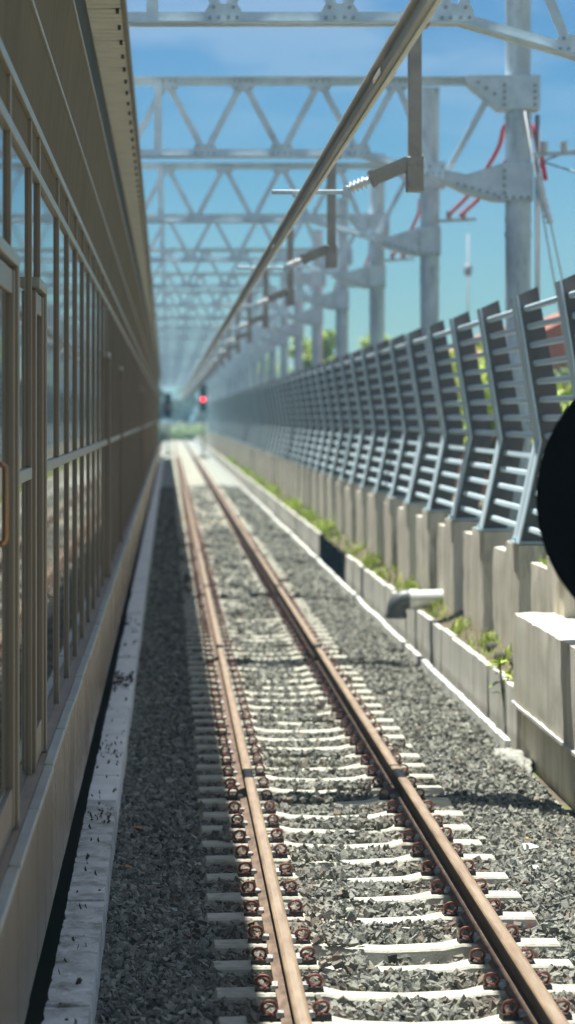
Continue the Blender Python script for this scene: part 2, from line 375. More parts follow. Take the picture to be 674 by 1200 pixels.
tn = M['stone'].node_tree; pb = [q for q in tn.nodes if q.type == 'BSDF_PRINCIPLED'][0]; src = pb.inputs['Base Color'].links[0].from_socket
ra = tn.nodes.new('ShaderNodeAttribute'); ra.attribute_name = 'rust'
rm = tn.nodes.new('ShaderNodeMix'); rm.data_type = 'RGBA'; rm.inputs[7].default_value = (.20, .12, .075, 1)
tn.links.new(ra.outputs['Fac'], rm.inputs[0]); tn.links.new(src, rm.inputs[6]); tn.links.new(rm.outputs[2], pb.inputs['Base Color'])
me.materials.append(M['stone'])
tag(ob('ballast_stones', me), 'loose grey crushed stone ballast around the sleepers', 'ballast', kind='stuff')

# ================================================================== TRACK
track = thing('railway_track', 'rusty railway track on pale concrete sleepers running into the distance', 'railway track', (TX, 10, -.17))
def place(o, world):   # child location from a world position under an unrotated parent
    o.location = Vector(world)-o.parent.location
    return o
# rail
rail_prof = [(-.07,-.165),(.07,-.165),(.07,-.154),(.022,-.140),(.0085,-.125),(.0085,-.045),(.034,-.034),(.037,-.028),(.037,-.008),(.030,-.001),(.018,0),(-.018,0),(-.030,-.001),(-.037,-.008),(-.037,-.028),(-.034,-.034),(-.0085,-.045),(-.0085,-.125),(-.022,-.140),(-.07,-.154)]
rb = MB(); n = len(rail_prof)
mis = [1]*n
mis[2] = 2; mis[18] = 2; mis[1] = 2; mis[19] = 2
for i in (8, 9, 10, 11, 12): mis[i-0] = 0
mis[7] = 1; mis[10] = 3
rb.prism(rail_prof, 4, 292, 'y', 1, mis)
rail_me = rb.mesh('rail', [M['railtop'], M['rust'], M['railfoot'], M['railpol']], auto=40)
for rx in (RXL, RXR): place(ob('rail', rail_me, track), (rx, 0, 0))
# sleeper mesh : flat rail seats, lower waist, sloped ends; y is its width
def sleeper_mb(b, ox=0, oy=0):
    st = [(-.955,-.045,.07),(-.93,-.002,.075),(-.76,0,.08),(-.40,.0,.08),(-.30,-.022,.074),(0,-.034,.072),(.30,-.022,.074),(.40,.0,.08),(.76,0,.08),(.93,-.002,.075),(.955,-.045,.07)]
    vs = []; fs = []
    for (sx, tz, hw) in st:
        vs += [(ox+sx, oy-hw-.045, -.2), (ox+sx, oy-hw-.006, tz-.012), (ox+sx, oy-hw+.006, tz), (ox+sx, oy+hw-.006, tz), (ox+sx, oy+hw+.006, tz-.012), (ox+sx, oy+hw+.045, -.2)]
    for i in range(len(st)-1):
        a = i*6
        for k in range(5): fs.append((a+k, a+k+1, a+k+7, a+k+6))
    fs.append((0,1,2,3,4,5)); e = (len(st)-1)*6; fs.append((e+5,e+4,e+3,e+2,e+1,e))
    b.add(vs, fs)
sb = MB(); sleeper_mb(sb); sl_me = sb.mesh('sleeper', M['sleeper'], auto=30)
sb = MB(); sleeper_mb(sb); sl_red = sb.mesh('sleeper_marked', M['sleeper_red'], auto=30)
sb = MB(); sleeper_mb(sb); sl_yel = sb.mesh('sleeper_painted', M['sleeper_yellow'], auto=30)
# spring clip, drawn for the +x side of a rail centre (origin on the rail axis at sleeper top z=-.17)
def clip_mb(b, s, ox=0, oy=0, lod=False, full=True):
    cz = .052; cx = .125
    pts = []
    K = 7 if lod else 14
    pts.append((s*.118, -.055, .028)); pts.append((s*.122, .0, .026))
    for k in range(K+1):
        a = math.radians(-75+ (330*k/K))
        pts.append((s*(cx+.036*math.cos(a)), .012-.05*math.sin(k/K*PI*.9)+.01, cz+.033*math.sin(a)))
    pts.append((s*.062, -.018, .030))
    b.tube([(ox+p[0], oy+p[1], p[2]) for p in pts], .0082, 4 if lod else 6, mi=0)
    if full:
        b.box(*sorted((ox+s*.088, ox+s*.168)), oy-.045, oy+.03, -.004, .022, mi=1)     # cast shoulder
        b.box(*sorted((ox+s*.055, ox+s*.092)), oy-.045, oy+.045, .010, .036, mi=2)     # insulator
cl_me = {}
for s in (-1, 1):
    b = MB(); clip_mb(b, s); cl_me[s] = b.mesh('rail_clip', [M['clip'], M['shoulder'], M['nylon']], auto=50)
far_sl = MB(); far_cl = MB(); SKEW = math.radians(1.6)
for i, yy in enumerate(SLP):
    jit = random.uniform(-.5, .5)*.012
    if i < 298:
        o = ob('sleeper', sl_red if abs(yy-13.78) < .05 else sl_yel if abs(yy-66) < .3 else sl_me, track, rot=(0, 0, SKEW+random.uniform(-.012, .012)))
        place(o, (TX+random.uniform(-.015, .015), yy, -.17))
    else: sleeper_mb(far_sl, 0, yy-10)
    for rx in (RXL, RXR):
        for s in (-1, 1):
            y2 = yy+(rx-TX)*math.tan(SKEW)
            if i < 74:
                c = ob('rail_clip', cl_me[s], o); c.location = (rx-o.location.x-track.location.x, 0, 0)
                c.rotation_euler = (random.uniform(-.12, .12), random.uniform(-.06, .06), random.uniform(-.1, .1))
            elif i < 260: clip_mb(far_cl, s, rx-TX, y2-10, True, False)
ob('distant_sleepers', far_sl.mesh('distant_sleepers', M['sleeper']), track, kind='stuff')
ob('distant_rail_clips', far_cl.mesh('distant_rail_clips', M['clip']), track, kind='stuff')

# ================================================================== LEFT KERB
kerb = thing('concrete_kerb', 'long low pale stained concrete kerb along the foot of the glazed building', 'kerb', (-.47, 8, -.4))
yk = 7.0; k = 0
while yk < 176:
    ln = random.choice((1.2, 1.8, 2.4)) if yk < 40 else 6.0
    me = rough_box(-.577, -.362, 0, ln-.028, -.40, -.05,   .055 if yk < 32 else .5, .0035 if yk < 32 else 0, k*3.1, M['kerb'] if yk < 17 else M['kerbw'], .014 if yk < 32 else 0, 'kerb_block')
    place(ob('kerb_block', me, kerb), (random.uniform(-.006, .006), yk, random.uniform(-.008, .008))); yk += ln; k += 1
lb = MB()
for i in range(230):
    cy, sp = random.choice(((24.9, .9), (24.7, .6), (25.2, .5), (16.5, .35), (14, 4), (20, 5), (31, 4), (19.5, 1)))
    px = random.uniform(-.56, -.38); py = random.gauss(cy, sp*.5); s = random.uniform(.006, .016)*(1 if cy < 23 else 1.7); a = random.uniform(0, 6.3)
    if not 9 < py < 60: continue
    h = random.uniform(.0, .022)
    lb.add([(px+s*math.cos(a), py+s*math.sin(a), -.045+h), (px-s*.4*math.sin(a), py+s*.4*math.cos(a), -.038+h*1.5), (px-s*math.cos(a), py-s*math.sin(a), -.043), (px+s*.4*math.sin(a), py-s*.4*math.cos(a), -.046)], [(0,1,2,3)])
tag(ob('leaf_litter', lb.mesh('leaf_litter', M['litter'], fix=False)), 'scattered dead leaves and dirt crumbs lying on the kerb', 'leaf litter', kind='stuff')

# ================================================================== STATION BUILDING (left)
YB0, YB1 = 8.0, 172.0
bld = thing('station_building', 'long glazed station building with bronze mullions and beige overhanging eave', 'building', (-2.6, 8, 0))
bl = bld.location
def bpart(name, me, wloc=(0,0,0), kind=None, parent=None):
    o = ob(name, me, parent or bld, kind=kind); 
    o.location = Vector(wloc)-(bl if parent is None else Vector((0,0,0))); return o
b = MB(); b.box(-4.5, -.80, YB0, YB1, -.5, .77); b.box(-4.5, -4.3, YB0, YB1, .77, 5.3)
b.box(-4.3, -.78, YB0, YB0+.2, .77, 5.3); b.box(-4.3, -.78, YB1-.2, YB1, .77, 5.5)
bpart('base_wall', b.mesh('base_wall', M['dark']))  # near-black colour paints the shade in the recess behind the skirt
b = MB(); b.box(-.79, -.668, YB0, YB1, .77, .802); bpart('sill', b.mesh('sill', M['sill']))
PIT = 1.46; NP = int((YB1-YB0)/PIT)
M['tile2'] = mat('skirt_tile_pale', (.40, .305, .205), (.28, .21, .14), 3.5, .26, 0, .04, 30, (2.5, 2.5, .3), spec=.35)
HP = PIT/2; skm = []
for mk in ('tile', 'tile2'):
    b = MB(); b.cbox(-.66, -.622, .010, HP-.010, .06, .776, .004); skm.append(b.mesh('skirt_panel', M[mk]))
b = MB(); b.cbox(-.668, -.615, .028, PIT-.028, .777, .812, .004); cpm = b.mesh('coping_tile', M['coping'])
for i in range(NP):
    for h_ in (0, 1): bpart('skirt_panel', skm[random.random() < .35], (random.uniform(-.002, .002), YB0+.55+i*PIT+h_*HP, 0))
    bpart('coping_tile', cpm, (random.uniform(-.003, .003), YB0+.55+i*PIT, random.uniform(-.004, .003)))
# mullions, transoms, panes
XM, XG = -.715, -.734
MUL = [10.98, 12.62, 13.47, 15.76]
while MUL[-1]+1.55 < YB1-1: MUL.append(MUL[-1]+1.55)
b = MB(); b.cbox(XG-.01, XM, -.03, .03, .80, 4.22, .004); mul_me = b.mesh('mullion', M['brown'])
b = MB(); b.cbox(XG-.01, -.68, -.045, .035, .80, 3.40, .005); b.cbox(XG-.01, XM-.001, -.03, .03, 3.40, 4.22, .004); jamb_me = b.mesh('door_jamb', M['brown'])
b = MB(); b.cbox(XG-.005, XM+.004, YB0, YB1, 3.965, 4.02, .004); bpart('upper_transom', b.mesh('upper_transom', M['beige']))
b = MB(); b.cbox(XG-.005, XM+.004, 13.52, YB1, 2.345, 2.405, .004); b.cbox(XG-.005, XM+.004, 11.03, 12.59, 2.345, 2.405, .004)
bpart('middle_transom', b.mesh('middle_transom', M['beige']))  # pale colour carries the light bounced onto this bar from the ballast
b = MB(); b.cbox(XG-.02, XM+.006, YB0, YB1, 4.22, 4.27, .004); bpart('head_rail', b.mesh('head_rail', M['beige']))
DOORJ = {0, 2}; extra = {min(range(len(MUL)), key=lambda i: abs(MUL[i]-t)) for t in (28.3, 35.5, 60, 67)}
panes = {}
def pane(y0, y1, z0, z1, name):
    key = (round(y1-y0, 3), z0, z1)
    if key not in panes:
        q = MB(); q.box(XG-.012, XG, 0, y1-y0, z0, z1); panes[key] = q.mesh(name, M['glass'])
    bpart(name, panes[key], (random.uniform(-.001, .001), y0, 0))
def spandrel(y0, y1):
    key = ('s', round(y1-y0, 3))
    if key not in panes:
        q = MB(); q.box(XG-.012, XG, 0, y1-y0, 4.02, 4.22); panes[key] = q.mesh('spandrel_panel', M['clad'])
    bpart('spandrel_panel', panes[key], (random.uniform(-.001, .001), y0, 0))
edges = [YB0+.2]+MUL+[YB1-.2]
hdr_me = {}
for ln in (1.55, .74, .8):
    hdr = MB(); hdr.cbox(XG-.01, -.679, -ln, -.047, 3.35, 3.405, .005); hdr_me[ln] = hdr.mesh('door_header', M['beige'])
for i, my in enumerate(MUL):
    if i in DOORJ or i in extra:
        bpart('door_jamb', jamb_me, (0, my, 0)); bpart('door_header', hdr_me[1.55 if i == 0 else .74 if i == 2 else .8], (0, my, 0))
    else: bpart('mullion', mul_me, (0, my, 0))
for i in range(len(edges)-1):
    a, c = edges[i]+.03, edges[i+1]-.03
    if c-a < .3: continue
    if i in (0,): pass
    if i != 0 and i != 2:
        pane(a, c, .80, 2.345, 'window_pane'); pane(a, c, 2.405, 3.965, 'window_pane')
    else: pane(a, c, 3.41, 3.965, 'transom_pane')
    spandrel(a, c)
# doors
def door(y0, y1, handle_y=None):
    d = MB(); st = .085
    d.cbox(XG-.004, -.695, 0, st, .815, 3.33, .005); d.cbox(XG-.004, -.695, y1-y0-st, y1-y0, .815, 3.33, .005)
    d.cbox(XG-.002, -.702, st, y1-y0-st, 3.22, 3.33, .004); d.cbox(XG-.002, -.702, st, y1-y0-st, .815, 1.0, .004)
    o = bpart('door', d.mesh('door', M['brown']), (0, y0, 0))
    q = MB(); q.box(XG+.008, XG+.016, st, y1-y0-st, 1.0, 3.22); ob('door_pane', q.mesh('door_pane', M['glass']), o)
    if handle_y:
        h = MB(); hy = handle_y-y0
        h.tube([(-.70, hy, 2.16), (-.668, hy, 2.16), (-.655, hy, 2.172), (-.652, hy, 2.19), (-.652, hy, 2.45), (-.655, hy, 2.468), (-.668, hy, 2.48), (-.70, hy, 2.48)], .0125, 10)
        ob('door_handle', h.mesh('door_handle', M['chrome'], smooth=True), o)
door(9.35, 10.93, 9.66); door(12.66, 13.42)
# overhead cladding, trims, soffit, roof
def slab(pts, y0, y1, th, mb):      # polyline in xz, thickened to the left
    for (a, c) in zip(pts[:-1], pts[1:]):
        mb.prism([(a[0], a[1]), (c[0], c[1]), (c[0]-th, c[1]), (a[0]-th, a[1])], y0, y1)
A_, B_, C_ = (-.68, 4.72), (-.62, 5.34), (-.60, 5.66)
PC = 6.0
def curved(p, q, bow, n=6):
    r = []
    for i in range(n+1):
        t = i/n; r.append((p[0]+(q[0]-p[0])*t-bow*math.sin(PI*t), p[1]+(q[1]-p[1])*t))
    return r
b = MB(); slab(curved((-.718, 4.27), A_, .006), .004, PC-.004, .03, b); c1 = b.mesh('cladding_panel', M['clad'], auto=30)
b = MB(); slab(curved(A_, B_, .012), .004, PC-.004, .03, b); c2 = b.mesh('upper_cladding_panel', M['clad'], auto=30)
for i in range(int((YB1-YB0)/PC)):
    bpart('cladding_panel', c1, (random.uniform(-.002, .002), YB0+i*PC, 0)); bpart('upper_cladding_panel', c2, (random.uniform(-.002, .002), YB0+i*PC, 0))
b = MB(); b.cbox(A_[0]-.02, A_[0]+.012, YB0, YB1, A_[1]-.012, A_[1]+.012, .004); bpart('cladding_trim', b.mesh('cladding_trim', M['beige']))
b = MB(); b.cbox(B_[0]-.02, B_[0]+.012, YB0, YB1, B_[1]-.012, B_[1]+.012, .004); bpart('cladding_trim', b.mesh('cladding_trim', M['beige']))
b = MB(); b.prism([(B_[0]-.004, B_[1]+.012), (C_[0], C_[1]), (C_[0]-.05, C_[1]), (B_[0]-.05, B_[1]+.012)], YB0, YB1); bpart('fascia_band', b.mesh('fascia_band', M['clad2']))
def xd(y): return -.287-.0016*y
SP = .75; i = 0
sofm = {}
yy = YB0
bolts = MB()
while yy < YB1-SP:
    x1 = xd(yy+SP/2)-.03
    q = MB(); q.cbox(C_[0]-.01, x1, .014, SP-.014, 5.663, 5.69, .004)
    for t in (.25, .5, .75): q.box(C_[0], x1-.004, SP*t-.006, SP*t+.006, 5.657, 5.664)
    bpart('soffit_panel', q.mesh('soffit_panel', M['soffit']), (0, yy, random.uniform(-.004, .003)))
    bolts.box(x1-.045, x1-.02, yy-.03, yy+.03, 5.63, 5.662)
    yy += SP
bpart('soffit_clips', bolts.mesh('soffit_clips', M['clad2']), kind='stuff')
b = MB(); ya, yb = YB0, YB1
b.add([(xd(ya)-.03, ya, 5.655), (xd(ya), ya, 5.655), (xd(ya), ya, 5.775), (xd(ya)-.03, ya, 5.775), (xd(yb)-.03, yb, 5.655), (xd(yb), yb, 5.655), (xd(yb), yb, 5.775), (xd(yb)-.03, yb, 5.775)],
      [(0,1,2,3),(7,6,5,4),(0,4,5,1),(1,5,6,2),(2,6,7,3),(3,7,4,0)])
bpart('eave_flashing', b.mesh('eave_flashing', M['flash']))
b = MB()
rp_ = []
nr = 24
b.add([(xd(ya)-.002, ya-.05, 5.778), (-4.9, ya-.05, 5.45), (-4.9, yb+.05, 5.45), (xd(yb)-.002, yb+.05, 5.778), (xd(ya)-.002, ya-.05, 5.79), (-4.9, ya-.05, 5.47), (-4.9, yb+.05, 5.47), (xd(yb)-.002, yb+.05, 5.79)],
      [(0,1,2,3),(7,6,5,4),(0,4,5,1),(1,5,6,2),(2,6,7,3),(3,7,4,0)])
bpart('roof', b.mesh('roof', M['roof']))

# ================================================================== GANTRIES
GY = [19.5+10*k for k in range(24)]
gan = thing('gantry', 'nearest grey steel lattice gantry crossing the top edge of the photo', 'gantry', (4.26, 19.5, -.3), 'overhead line gantries spanning the track')
GO = Vector((4.26, 19.5, -.3))
def gpart(name, me, kind=None):
    o = ob(name, me, gan, kind=kind); o.location = -GO+Vector((0, 19.5, 0)); return kid(o)    # meshes are drawn about y = 0
ZT, ZB = 6.755, 5.88
def angle_pair(mb, path, leg, flip):
    """double angle chord along an xz path; horizontal legs at flip side"""
    t = .012
    for sgn in (-1, 1):
        for a, c in zip(path[:-1], path[1:]):
            p0 = Vector((a[0], sgn*.014, a[1])); p1 = Vector((c[0], sgn*.014, c[1]))
            mb.bar(p0, p1, t, leg, (0, 1, 0))
            off = Vector((0, sgn*(leg/2), flip*(leg/2-t/2)))
            mb.bar(p0+off, p1+off, leg, t, (0, 1, 0))
def bolts_on(mb, pts, y, r=.016, d=.016, mi=0):
    for (bx, bz) in pts:
        mb.prism([(bx+r*math.cos(a*PI/3), bz+r*math.sin(a*PI/3)) for a in range(6)], y-d, y+.0, mi=mi)
b = MB(); angle_pair(b, [(-4.95, ZT), (4.3, ZT)], .10, 1); gpart('top_chord', b.mesh('top_chord', M['galv']))
b = MB(); angle_pair(b, [(-4.95, ZB), (2.34, ZB), (3.3, 5.60), (3.75, 5.47)], .10, -1); gpart('bottom_chord', b.mesh('bottom_chord', M['galv']))
TN = [-.03+.935*k for k in range(-5, 4)]; BN = [.44+.935*k for k in range(-5, 3)]
def diag(p, q, w=.08):
    b = MB(); d = (Vector(q)-Vector(p)).normalized()
    P = Vector(p)+d*.07; Q = Vector(q)-d*.07
    b.bar((P.x, 0, P.y), (Q.x, 0, Q.y), .012, w, (0, 1, 0)); n_ = Vector((-d.y, d.x))*(w/2-.006)
    b.bar((P.x+n_.x, .033, P.y+n_.y), (Q.x+n_.x, .033, Q.y+n_.y), .066, .012, (0, 1, 0))
    gpart('diagonal', b.mesh('diagonal', M['galv']))
for i in range(len(BN)):
    diag((TN[i], ZT), (BN[i], ZB)); diag((BN[i], ZB), (TN[i+1], ZT))
diag((TN[-1], ZT), (3.22, 5.66)); diag((3.36, 5.58), (3.93, 6.62), .075)
def gusset(x, zc, up):
    b = MB(); s = 1 if up else -1
    poly = [(x-.15, zc-s*.03), (x+.15, zc-s*.03), (x+.145, zc+s*.06), (x+.11, zc+s*.115), (x-.11, zc+s*.115), (x-.145, zc+s*.06)]
    for y in (-.0275, .0275): b.prism(poly, y-.005, y+.005)
    bolts_on(b, [(x+dx, zc+s*dz) for dx in (-.11, -.04, .04, .11) for dz in (0,)]+[(x-.08, zc+s*.085), (x+.08, zc+s*.085)], -.0325, mi=1)
    gpart('gusset_plate', b.mesh('gusset_plate', [M['galv'], M['greypaint']]))
for x_ in BN: gusset(x_, ZB, True)
for x_ in TN: gusset(x_, ZT, False)
gusset(3.26, 5.63, True)
b = MB(); b.box(-.18, -.085, -.05, -.038, ZB-.03, ZT+.03); b.box(-.18, -.168, -.038, .05, ZB-.03, ZT+.03); gpart('vertical_strut', b.mesh('vertical_strut', M['galv']))
def pole_mesh(px):
    b = MB(); b.tube([(px, 0, -.5), (px, 0, 8.0)], .155, 20); b.tube([(px, 0, 8.0), (px, 0, 8.03)], .17, 20)
    for zc in (6.16, 6.24, 6.32): b.tube([(px, 0, zc-.02), (px, 0, zc+.02)], .166, 20)
    b.tube([(px, 0, 4.86), (px, 0, 4.92)], .166, 20); b.tube([(px, 0, 5.05), (px, 0, 5.09)], .166, 20)
    return b.mesh('pole', M['pole'], auto=40)
gpart('pole', pole_mesh(4.26)); gpart('pole', pole_mesh(-5.15))
def bracket(poly, bolts):
    b = MB()
    for y in (-.172, .172): b.prism(poly, y-.006, y+.006)
    # stiffening edge plates all round, set inside the two faces
    n_ = len(poly)
    for i in range(n_):
        a, c = poly[i], poly[(i+1) % n_]
        b.bar((a[0], 0, a[1]), (c[0], 0, c[1]), .33, .012, (0, 1, 0))
    bolts_on(b, bolts, -.178, .021, .024, 1)
    gpart('pole_bracket', b.mesh('pole_bracket', [M['galv'], M['greypaint']]))
bracket([(3.61, 6.81), (3.61, 6.74), (4.02, 6.40), (4.50, 6.40), (4.50, 6.81)], [(4.07, z_) for z_ in (6.45, 6.53, 6.61, 6.69)]+[(4.44, z_) for z_ in (6.45, 6.53, 6.61, 6.69)]+[(3.75+.1*q, 6.72-.07*q) for q in range(3)])
bracket([(3.34, 5.66), (3.34, 5.53), (3.62, 5.40), (3.98, 5.30), (4.42, 5.29), (4.42, 5.75), (4.08, 5.75), (3.62, 5.60)], [(4.07, z_) for z_ in (5.38, 5.47, 5.56, 5.65)]+[(3.5+.09*q, 5.49-.026*q) for q in range(6)]+[(4.0+.09*q, 5.325) for q in range(5)])
bracket([(-4.5, 6.81), (-5.38, 6.81), (-5.38, 6.40), (-4.95, 6.40)], [])
bracket([(-4.5, 5.95), (-5.38, 5.95), (-5.38, 5.5), (-4.95, 5.5), (-4.5, 5.83)], [])
# conductor support
b = MB(); b.cbox(1.93, 2.035, -.052, .052, 4.72, 5.83, .006); b.cbox(1.87, 2.095, -.11, .11, 5.812, 5.826, .003); gpart('drop_post', b.mesh('drop_post', M['armpaint']))
b = MB(); b.cbox(1.915, 2.05, -.068, .068, 4.48, 4.76, .006); bolts_on(b, [(1.95, 4.54), (2.015, 4.54), (1.95, 4.70), (2.015, 4.70)], -.068); gpart('post_sleeve', b.mesh('post_sleeve', M['armpaint']))
b = MB(); b.bar((1.93, 0, 4.71), (1.64, 0, 4.585), .10, .115, (0, 1, 0)); b.bar((1.655, 0, 4.592), (1.625, 0, 4.579), .12, .135, (0, 1, 0)); gpart('support_arm', b.mesh('support_arm', M['armpaint']))
b = MB(); p0 = Vector((1.625, 0, 4.578)); p1 = Vector((1.43, 0, 4.495)); pth = []; rr = []
for q in range(13):
    pth.append(p0.lerp(p1, q/12)); rr.append(.022 if q % 2 == 0 else .055 if q not in (1, 11) else .035)
b.tube(pth, rr, 14); gpart('insulator', b.mesh('insulator', M['porcelain'], smooth=True))
b = MB(); b.cbox(.83, 1.46, -.025, .025, 4.462, 4.495, .004); b.box(1.40, 1.47, -.035, .035, 4.43, 4.52); b.box(1.0, 1.14, -.03, .03, 4.44, 4.462); gpart('clamp_bar', b.mesh('clamp_bar', M['galv']))
# feeder outrigger on the outer side of the pole
b = MB(); b.bar((4.41, 0, 5.86), (5.02, 0, 5.89), .05, .05, (0, 1, 0)); gpart('outrigger', b.mesh('outrigger', M['galv']))
for xx in (4.58, 4.82):
    b = MB(); b.tube([(xx, 0, 5.89+.016*q) for q in range(9)], [.03 if q % 2 else .06 for q in range(9)], 12); gpart('feeder_insulator', b.mesh('feeder_insulator', M['porcelain'], smooth=True))
names = ['second grey lattice gantry from the front, its whole truss and bracketed right pole in view', 'third lattice gantry from the front, its pole just left of the nearest whole pole', 'fourth lattice gantry from the front, blurred between the third pole and the fifth', 'fifth lattice gantry from the front, small and blurred', 'sixth lattice gantry from the front, behind the fifth', 'seventh lattice gantry from the front, behind the sixth']
gants = [gan]
for i, gy in enumerate(GY[1:]):
    c = copy_tree(gan); c.location = (4.26, gy, -.3)
    c['label'] = names[i] if i < len(names) else 'far blurred lattice gantry among the row fading over the track'
    gants.append(c)

b = MB(); b.tube([(4.50, .02, -.3), (4.50, .02, 6.35)], .032, 10)
o = ob('conduit', b.mesh('conduit', M['greypaint'], smooth=True), gants[1]); o.location = (-4.26, 0, .3)
# ------------------------------------------------------------------ overhead conductor rail
b = MB()
cp = [(-.045, .055), (-.045, .045), (-.014, .040), (-.012, .012), (-.032, -.006), (-.030, -.045), (-.012, -.055), (-.007, -.066), (.007, -.066), (.012, -.055), (.030, -.045), (.032, -.006), (.012, .012), (.014, .040), (.045, .045), (.045, .055)]
b.prism(cp, 6, 250, 'y')
for y_ in np.arange(12.0, 250, 12.0): 
    for sg in (-1, 1): b.box(*sorted((sg*.033, sg*.040)), y_-.2, y_+.2, -.038, -.008)
tag(ob('conductor_rail', b.mesh('conductor_rail', M['alu']), loc=(1.07, 0, 4.385)), 'pale aluminium overhead conductor rail slanting across the upper half of the photo', 'conductor rail')
# ------------------------------------------------------------------ red feeder cables
def bez(pts, n=24):
    P = [Vector(p) for p in pts]; outp = []
    P2 = [P[0]*2-P[1]]+P+[P[-1]*2-P[-2]]
    for i in range(1, len(P2)-2):
        for k in range(n//(len(P)-1)+1):
            t = k/(n//(len(P)-1)+1); a, b_, c, d = P2[i-1:i+3]
            outp.append(.5*((2*b_)+(c-a)*t+(2*a-5*b_+4*c-d)*t*t+(3*b_-a-3*c+d)*t**3))
    outp.append(P[-1]); return outp
for i, gy in enumerate(GY[1:9]):
    for q, dx in enumerate((0, .2)):
        b = MB(); z0 = -.16*q
        b.tube(bez([(4.56+dx, 10, 5.95), (4.44+dx*.8, 6, 5.97+z0*.3), (4.28+dx*.7, 2.0, 6.14+z0*.6), (4.17+dx*.7, .5, 6.28+z0), (4.34+dx*.3, .30, 6.36+z0)]+([(4.50+dx*.2, .18, 6.15+z0), (4.56+dx*.2, .02, 5.72+z0)] if i == 0 else [])), .030, 8)
        o = ob('feeder_cable', b.mesh('feeder_cable', M['redcable'], smooth=True), loc=(0, gy, 0))
        nm = ['first pole wholly in view', 'second pole wholly in view', 'third pole wholly in view']
        tag(o, f"{'upper' if q == 0 else 'lower'} red feeder cable looping behind the {nm[i]}" if i < 3 else 'blurred red feeder cable looping behind a distant pole', 'cable', 'red feeder cables along the poles')
# guy rods at the second gantry
for q in range(2):
    t = thing('guy_rod', ['left one of two thin pale guy rods running down beside the nearest whole pole', 'right one of two thin pale guy rods running down beside the nearest whole pole'][q], 'guy rod', (4.27, 29.3, 6.35), 'guy rods at the nearest whole pole')
    dx = q*.10
    b = MB(); b.tube([(.02+dx*.3, -.16, 0), (.36+dx, -.2, -2.0), (.75+dx, -.25, -4.3), (1.05+dx, -.3, -6.2)], .012, 8); ob('rod', b.mesh('rod', M['pvc'], smooth=True), t)
    b = MB(); p0 = Vector((.17+dx*.5, -.18, -.8-q*.2)); p1 = Vector((.26+dx*.6, -.19, -1.15-q*.2)); b.tube([p0.lerp(p1, k/8) for k in range(9)], [.028 if k % 2 else .05 for k in range(9)], 10); ob('insulator', b.mesh('insulator', M['porcelain'], smooth=True), t)
for q, (za, zb, lab) in enumerate(((5.78, 6.3, 'upper'), (5.78, 5.15, 'lower'))):
    b = MB(); b.tube([(4.55, 29.5, za), (5.4, 29.5, (za+zb)/2+.05), (7.5, 29.6, zb+.4*(1-2*q)), (14, 30, zb+1.4*(1-2*q))], .011, 6)
    tag(ob('span_wire', b.mesh('span_wire', M['greypaint'], smooth=True)), f'{lab} thin span wire leaving the nearest whole pole towards the right edge', 'wire', 'span wires at the right edge')

# ================================================================== RIGHT SIDE: drain, bank, fence
DX0, DX1, DZ = 3.05, 3.12, .29
def bank(x, y):
    zb = .24+.13*np.clip((x-3.12)/.3, 0, 1)
    return zb+.05*vnoise(x*6, y*1.6, 21)+.03*vnoise(x*13, y*7, 22)
ysb = np.concatenate([np.arange(15, 60, .2), np.arange(60, 300, 1.5)])
strip('soil_bank', np.concatenate([np.linspace(3.115, 3.9, 14), np.array([4.3, 5, 7, 11, 20, 40, 80.])]), ysb, bank, M['soil'])
drain = thing('drain_wall', 'low pale concrete drain wall of upright panels beside the ballast on the right', 'drain wall', (3.08, 21, -.3))
yk = 21.15; k = 0
while yk < 285:
    if not 41.9 < yk < 48.4:
        ln = 1.0 if yk < 90 else 3.0
        me = rough_box(DX0, DX1, 0, ln-.016, -.42, DZ, .12 if yk < 45 else .6, .008 if yk < 45 else 0, k*1.7, M['concw'], .01 if yk < 45 else 0, 'drain_panel')
        place(ob('drain_panel', me, drain), (random.uniform(-.012, .012), yk, random.uniform(-.014, .012)))
        yk += ln
    else: yk += 1.0
    k += 1
b = MB(); b.box(3.02, 3.40, 41.8, 41.92, -.42, .30); b.box(3.02, 3.40, 48.5, 48.62, -.42, .30); b.box(3.40, 3.46, 41.8, 48.62, -.42, .31); b.box(3.05, 3.46, 41.92, 48.5, -.45, -.40)
ob('outlet_box', b.mesh('outlet_box', M['dark']), drain).location = -drain.location  # faces coloured near-black for the shade inside the opening
# white edging strip
edg = thing('edging_strip', 'thin white concrete edging line between ballast and drain', 'edging', (2.94, 21, -.3))
yk = 21.0
while yk < 285:
    ln = 2.0 if yk < 60 else 8.0
    me = rough_box(2.905, 2.965, 0, ln-.01, -.4, -.135, .1 if yk < 45 else 2, .012 if yk < 45 else 0, yk, M['white'], .006 if yk < 45 else 0, 'edging_block')
    place(ob('edging_block', me, edg), (random.uniform(-.012, .012), yk, random.uniform(-.015, .008))); yk += ln
b = MB(); b.box(2.97, 3.05, 15, 285, -.5, -.30); ob('drain_bed', b.mesh('drain_bed', M['soil']), kind='structure')

